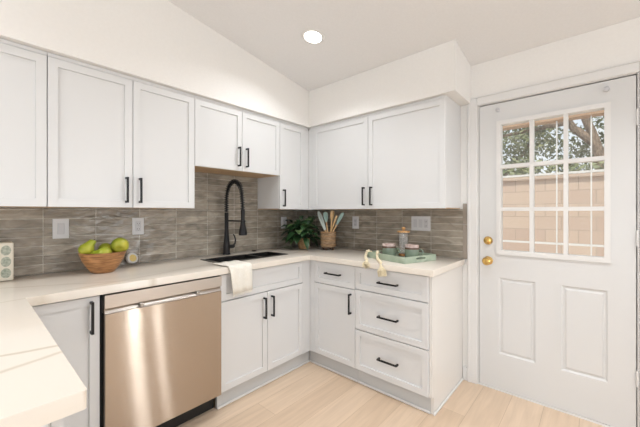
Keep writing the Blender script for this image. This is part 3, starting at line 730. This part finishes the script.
# ---------------------------------------------------------------- utensil crock
T = thing('utensil_crock', 'round brown woven crock on a dark base holding cooking utensils', 'utensil holder', (-0.245, -0.502, H+0.0006))
b = MB(); b.lathe([(0.062, 0.028), (0.071, 0.030), (0.073, 0.06), (0.071, 0.10), (0.073, 0.14), (0.072, 0.172), (0.066, 0.172), (0.065, 0.045), (0.0, 0.042)], seg=40); b.build('crock_body', 'woven', T, True)
b = MB()
for z in (0.05, 0.09, 0.13, 0.165):
    b.tube([(0.0735*math.cos(q*PI/20), 0.0735*math.sin(q*PI/20), z) for q in range(40)], 0.0035, 6, closed=True)
b.build('rope_bands', 'pot', T, True)
b = MB(); b.lathe([(0.060, 0.0275), (0.060, 0.018), (0.050, 0.018)], seg=32)
for q in range(4):
    a = q*PI/2+0.3; b.cyl((0.048*math.cos(a), 0.048*math.sin(a), 0.0), (0.050*math.cos(a), 0.050*math.sin(a), 0.02), 0.009, seg=12)
b.build('footed_base', 'bark_dark', T, True)
cb_ = Vector((-0.245, -0.502, H+0.0006))
def utensil(name, label, foot, tip, head, mh, mt):
    """foot and tip in world coords"""
    f, t_ = Vector(foot), Vector(tip); d = (t_-f); ln = d.length; d.normalize()
    T = thing(name, label, 'utensil', f, 0, None)
    q = d.to_track_quat('Z', 'Y').to_matrix().to_4x4()
    return T, q, ln
# whisk-like loop at the left
def fix(b, q): b.xf(q); return b
T, q, ln = utensil('whisk', 'pale wire whisk leaning left in the woven crock', (-0.240, -0.525, 0.962), (-0.262, -0.392, 1.275), 0, 0, 0)
fix(MB().tube([(0, 0, 0), (0, 0, 0.15)], [0.006, 0.007], 10), q).build('handle', 'spoon', T, True)
b = MB()
for k in range(4):
    a = k*PI/4; pts = []
    for i in range(17):
        s = PI*i/16; pts.append((0.030*math.sin(s)*math.cos(a)*0 + 0.030*math.cos(s)*math.cos(a)*(0.25+0.75*math.sin(s)), 0.030*math.cos(s)*math.sin(a)*(0.25+0.75*math.sin(s)), 0.15 + (ln-0.15)*math.sin(s)))
    b.tube(pts, 0.0034, 6)
fix(b, q).build('wire_loops', 'wire', T, True)
def paddle(b, z0, z1, w0, w1, th):
    rings = []
    K = 8
    for k in range(K+1):
        t_ = k/K; z = z0+(z1-z0)*t_; w = (w0 + (w1-w0)*min(1, t_*2.2))
        if t_ > 0.85: w *= math.sqrt(max(0.05, 1-((t_-0.85)/0.155)**2*0.75))
        rings.append([b.bm.verts.new((w*math.cos(a), th*math.sin(a), z)) for a in [2*PI*i/12 for i in range(12)]])
    return b.skin(rings)
T, q, ln = utensil('spatula', 'pale teal spatula standing beside the whisk in the crock', (-0.252, -0.515, 0.962), (-0.215, -0.440, 1.268), 0, 0, 0)
fix(MB().tube([(0, 0, 0), (0, 0, 0.22)], [0.006, 0.006], 10), q).build('handle', 'spoon', T, True)
fix(paddle(MB(), 0.215, ln, 0.007, 0.024, 0.004), q).build('blade', 'teal', T, True)
T, q, ln = utensil('wooden_spoon', 'plain wooden spoon upright in the middle of the crock', (-0.225, -0.50, 0.962), (-0.250, -0.560, 1.282), 0, 0, 0)
fix(MB().tube([(0, 0, 0), (0, 0, 0.24)], [0.006, 0.0075], 10), q).build('handle', 'spoon', T, True)
fix(paddle(MB(), 0.23, ln, 0.008, 0.021, 0.006), q).build('spoon_bowl', 'spoon', T, True)
T, q, ln = utensil('slotted_turner', 'grey teal turner leaning right in the woven crock', (-0.245, -0.475, 0.962), (-0.262, -0.690, 1.262), 0, 0, 0)
fix(MB().tube([(0, 0, 0), (0, 0, 0.24)], [0.006, 0.006], 10), q).build('handle', 'spoon', T, True)
fix(paddle(MB(), 0.235, ln, 0.008, 0.025, 0.0035), q).build('blade', 'tealdark', T, True)
T, q, ln = utensil('cooking_tongs', 'slim pale wooden stirrer between the spoon and the grey teal turner', (-0.262, -0.49, 0.962), (-0.285, -0.635, 1.235), 0, 0, 0)
T.name = 'wooden_stirrer'
fix(MB().tube([(0, 0, 0), (0, 0, ln*0.6), (0, 0, ln)], [0.005, 0.006, 0.009], 10), q).build('handle', 'spoon', T, True)

# ---------------------------------------------------------------- tray and what is on it
TA = math.radians(-17)
TC = Vector((-0.320, -1.280, H+0.0006))
T = thing('serving_tray', 'sage green wooden serving tray with cut out grips on the right hand worktop', 'tray', TC, TA)
tw_, tl_ = 0.163, 0.194
b = MB(); b.box(-tw_, -tl_, 0.0, tw_, tl_, 0.009, 0.001); b.build('tray_floor', 'sage', T)
for s in (-1, 1):
    b = MB(); x0, x1 = (tw_-0.010, tw_) if s > 0 else (-tw_, -tw_+0.010)
    b.box(x0, -tl_, 0.0092, x1, tl_, 0.044, 0.001); b.build('side_rail', 'sage', T)
    b = MB(); y0 = -tl_ if s < 0 else tl_-0.010
    b.cells([-tw_+0.0102, -0.050, -0.042, 0.042, 0.050, tw_-0.0102], [0.0092, 0.018, 0.022, 0.031, 0.035, 0.044],
            lambda i, j: not ((i == 2 and j in (1, 2, 3)) or (i in (1, 3) and j == 2)), y0, y0+0.010, lambda u, v, w_: (u, w_, v)); b.build('handle_end', 'sage', T)
ZT = H + 0.0006 + 0.0095
def mug(label, loc, rz):
    T = thing('mug', label, 'mug', loc, rz, 'mugs on the green tray')
    b = MB(); b.lathe([(0.040, 0.0), (0.049, 0.004), (0.0515, 0.020), (0.051, 0.068), (0.046, 0.068), (0.045, 0.012), (0.0, 0.008)], seg=36); b.build('cup', 'sageg', T, True)
    b = MB(); b.lathe([(0.0511, 0.0682), (0.0508, 0.082), (0.0462, 0.082), (0.0462, 0.0682)], seg=36, closed=True); b.build('brown_band', 'browng', T, True)
    b = MB(); b.lathe([(0.0508, 0.0822), (0.0495, 0.100), (0.047, 0.1015), (0.0455, 0.100), (0.0462, 0.0822)], seg=36, closed=True); b.build('rim_band', 'pinkg', T, True)
    b = MB(); b.tube([(0.0505, 0, 0.060), (0.068, 0, 0.065), (0.079, 0, 0.053), (0.079, 0, 0.034), (0.068, 0, 0.020), (0.0505, 0, 0.018)], 0.006, 10); b.build('handle', 'sageg', T, True)
mug('sage green mug with a rose rim on the tray, left of the glass press', (-0.330, -1.187, ZT), -0.95)
mug('sage green mug with a rose rim on the tray, right of the glass press', (-0.300, -1.362, ZT), -0.95)
T = thing('coffee_press', 'clear glass coffee press with a wooden lid behind the two mugs', 'coffee press', (-0.235, -1.262, ZT))
b = MB(); b.lathe([(0.030, 0.0), (0.036, 0.004), (0.036, 0.022), (0.0, 0.022)], seg=32); b.build('base', 'copper', T, True)
b = MB(); b.lathe([(0.0360, 0.0225), (0.0365, 0.026), (0.0365, 0.185), (0.0355, 0.185), (0.0355, 0.028), (0.0, 0.026)], seg=36); b.build('glass_beaker', 'jar', T, True)
b = MB(); b.lathe([(0.030, 0.186), (0.048, 0.186), (0.049, 0.190), (0.048, 0.196), (0.020, 0.198), (0.006, 0.200), (0.006, 0.206), (0.013, 0.210), (0.016, 0.218), (0.011, 0.226), (0.002, 0.228)], seg=36); b.build('lid', 'lidwood', T, True)
b = MB(); b.cyl((0, 0, 0.152), (0, 0, 0.1858), 0.0022, seg=8); b.lathe([(0.032, 0.148), (0.0325, 0.149), (0.0325, 0.152), (0.006, 0.153)], seg=28); b.build('plunger', 'chrome', T, True)

# bead garland with two tassels, looped over the tray's left rail
pathpts = [(-0.598, -1.158, 0.926), (-0.545, -1.118, 0.9245), (-0.490, -1.078, 0.9245), (-0.455, -1.056, 0.932), (-0.436, -1.052, 0.955), (-0.424, -1.054, 0.9705), (-0.408, -1.068, 0.960), (-0.398, -1.095, 0.940), (-0.402, -1.125, 0.936), (-0.420, -1.145, 0.950), (-0.446, -1.158, 0.9705),
           (-0.470, -1.168, 0.962), (-0.486, -1.176, 0.935), (-0.515, -1.198, 0.9245), (-0.560, -1.235, 0.9245), (-0.605, -1.272, 0.9245), (-0.636, -1.296, 0.921)]
T = thing('bead_garland', 'cream wooden bead garland with raffia tassels draped over the tray and worktop edge', 'garland', Vector(pathpts[0]))
pv2 = [Vector(p)-Vector(pathpts[0]) for p in pathpts]
b = MB(); b.tube(pv2, 0.0014, 6); b.build('cord', 'tassel', T, True)
acc = [0]
for a_, c_ in zip(pv2, pv2[1:]): acc.append(acc[-1]+(c_-a_).length)
bead_me = None; s = 0.0; k = 0
while s < acc[-1]:
    i = max(j for j in range(len(acc)-1) if acc[j] <= s); p_ = pv2[i].lerp(pv2[i+1], (s-acc[i])/(acc[i+1]-acc[i]))
    if bead_me is None:
        b = MB(); bmesh.ops.create_uvsphere(b.bm, u_segments=14, v_segments=10, radius=0.0112); o = b.build('bead', 'bead', T, True); bead_me = o.data
    else:
        o = bpy.data.objects.new('bead', bead_me); COL.objects.link(o); o.parent = T
    o.location = p_; s += 0.0215; k += 1
def tassel(top, end, spread):
    b = MB(); rnd = random.Random(int(top.x*1e4)); top, end = Vector(top), Vector(end); d = (end-top).normalized(); x = d.orthogonal().normalized(); y = d.cross(x)
    b.lathe([(0.005, 0), (0.009, 0.004), (0.009, 0.016), (0.007, 0.020)], top, 14, axis=d)
    for i in range(110):
        a = rnd.uniform(0, 2*PI); r = math.sqrt(rnd.random())
        p0 = top + d*0.016 + (x*math.cos(a)+y*math.sin(a))*(0.010*r)
        p2 = end + (x*math.cos(a)+y*math.sin(a))*(spread*r) - d*rnd.uniform(0, 0.012)
        if p2.z < 0.001-TZ.z+H and (p2+TZ).x > -0.632: p2.z = H+0.003-TZ.z
        p1 = p0.lerp(p2, 0.5) + (x*math.cos(a)+y*math.sin(a))*(spread*0.35*r)
        b.tube([p0, p1, p2], 0.0014, 4)
    b.build('tassel', 'tassel', T)
TZ = Vector(pathpts[0])
tassel(Vector((-0.648, -1.302, 0.914))-TZ, Vector((-0.662, -1.322, 0.836))-TZ, 0.030)
tassel(Vector((-0.606, -1.164, 0.924))-TZ, Vector((-0.652, -1.186, 0.885))-TZ, 0.028)

# ---------------------------------------------------------------- recessed ceiling lights
def downlight(label, x, y, group=None, energy=10.0):
    z = CZ(x)
    T = thing('recessed_light', label, 'ceiling light', (x, y, z), 0, group); T.rotation_euler = (0, math.atan(0.153), 0)
    b = MB(); b.lathe([(0.062, -0.001), (0.062, -0.006), (0.080, -0.005), (0.084, -0.001)], seg=40, closed=True); b.build('trim_ring', 'trim', T, True)
    b = MB(); b.lathe([(0.061, -0.0045), (0.061, -0.0015)], seg=40); b.build('diffuser', 'lampface', T, True)
    l = bpy.data.lights.new('downlight_beam', 'AREA'); l.shape = 'DISK'; l.size = 0.12; l.energy = energy; l.spread = math.radians(140); l.color = (0.97, 1.0, 1.03)
    lo = bpy.data.objects.new('downlight_beam', l); COL.objects.link(lo); lo.parent = T; lo.location = (0, 0, -0.008)
downlight('round recessed ceiling light above the kitchen corner', -0.893, -0.906, energy=4.8)
for x, y, e in ((-3.3, -0.75, 10), (-4.5, -0.9, 10), (-0.9, -3.4, 10), (-4.2, -2.6, 10), (-1.1, -2.1, 8)):  # unseen downlights, added to brighten floor, worktops and lower cabinets
    downlight('round recessed ceiling light added out of view as fill', x, y, 'recessed fill lights added out of view', e)

# ---------------------------------------------------------------- outdoors, seen through the door's panes
struct(MB().box(0.116, -16, -0.15, 14, 10, -0.03).build('ground', 'conc'))
o = MB().box(3.5, -16, -0.0299, 3.65, 10, 1.79).box(3.46, -16, 1.79, 3.69, 10, 1.84).build('garden_wall', 'block')
struct(o)
T = thing('patio_screen', 'white patio screen frame under a tan beam outside the door', 'patio screen', (1.2, -2.2, -0.0298))
b = MB(); b.box(-0.05, -2.6, 2.155, 0.05, 2.6, 2.40, 0.004); b.build('header_beam', 'beam', T)
for z in (0.99, 1.655):
    b = MB(); b.box(-0.012, -2.55, z, 0.012, 2.55, z+0.018); b.build('rail', 'trim', T)
for y in (-2.57, -0.16, 0.085, 0.9, 2.57):
    wd = 0.05 if abs(y) > 2 else 0.010
    b = MB(); b.box(-0.030, y-wd/2, 0.0, -0.0125, y+wd/2, 2.1545); b.build('post', 'trim', T)
def tree(label, base_, trunk, branches, cl, nleaf, seed, m='treeleaf'):
    T = thing('tree', label, 'tree', base_); r = random.Random(seed)
    b = MB(); b.tube(trunk[0], trunk[1], 12)
    for pts, rr in branches: b.tube(pts, rr, 9)
    b.build('trunk', 'trunk', T, True)
    f = MB()
    for i in range(nleaf):
        c, rad = r.choice(cl)
        v = Vector((r.gauss(0, 1), r.gauss(0, 1), r.gauss(0, 1))); v = v.normalized()*rad*r.random()**0.45
        p = Vector(c)+v; a = Vector((r.uniform(-1, 1), r.uniform(-1, 1), r.uniform(-1, 1))).normalized(); bb = a.orthogonal().normalized()
        s = r.uniform(0.035, 0.075)
        f.bm.faces.new([f.bm.verts.new(p+a*s), f.bm.verts.new(p+bb*s*0.5), f.bm.verts.new(p-a*s), f.bm.verts.new(p-bb*s*0.5)])
    f.build('foliage', m, T)
tree('large tree with a thick forking trunk beyond the garden wall', (6.0, -2.55, -0.03),
     ([(0, 0, 0), (0.02, 0.03, 1.5), (0.0, 0.08, 2.4), (-0.05, 0.22, 2.95), (0, 0.40, 3.5), (0.1, 0.6, 4.4)], [0.14, 0.12, 0.10, 0.08, 0.06, 0.035]),
     [([(-0.02, 0.20, 2.75), (-0.1, 0.5, 3.05), (-0.1, 0.75, 3.55), (-0.1, 1.2, 3.75), (0, 1.9, 3.7)], [0.09, 0.07, 0.055, 0.04, 0.02]),
      ([(0.0, 0.05, 2.4), (0.0, -0.25, 3.0), (0.1, -0.5, 3.7)], [0.08, 0.05, 0.03]),
      ([(-0.1, 0.6, 3.2), (-0.1, 1.2, 3.15), (0, 2.2, 3.1)], [0.06, 0.045, 0.02])],
     [((0, 0.6, 4.1), 0.75), ((0, 1.5, 3.8), 0.6), ((0, -0.7, 3.8), 0.6), ((0, 1.2, 3.1), 0.45), ((0.2, -0.4, 3.0), 0.4), ((0, 2.2, 3.5), 0.6), ((0.5, -0.1, 2.6), 0.6), ((0.5, 0.6, 2.7), 0.6), ((0.3, -0.2, 3.4), 0.6)], 4200, 3)
tree('leafy tree beyond the garden wall in the left panes of the door', (7.5, -0.4, -0.03),
     ([(0, 0, 0), (0.05, 0.0, 1.6), (-0.05, 0.1, 2.6), (0, 0, 3.6)], [0.14, 0.12, 0.09, 0.04]),
     [([(0, 0.05, 2.2), (0.1, -0.5, 2.9), (0.1, -0.9, 3.6)], [0.07, 0.05, 0.02]), ([(0, 0.05, 2.4), (0.1, 0.5, 3.2), (0.1, 0.7, 3.9)], [0.07, 0.05, 0.02])],
     [((0, 0, 3.6), 0.8), ((0, -0.7, 3.3), 0.7), ((0, 0.7, 3.4), 0.7), ((0, -0.3, 2.7), 0.7), ((0, 0.5, 2.5), 0.6)], 3600, 5)
tree('low green shrub growing just beyond the garden wall', (4.6, -1.3, -0.03),
     ([(0, 0, 0), (0, 0, 1.0), (0, 0, 2.0)], [0.05, 0.04, 0.02]), [],
     [((0, 0, 1.95), 0.45), ((0, 0.7, 1.95), 0.45), ((0, -0.7, 1.9), 0.4), ((0, -1.3, 1.85), 0.4), ((0, 1.3, 2.0), 0.5), ((0, -1.9, 1.8), 0.4)], 2600, 9)
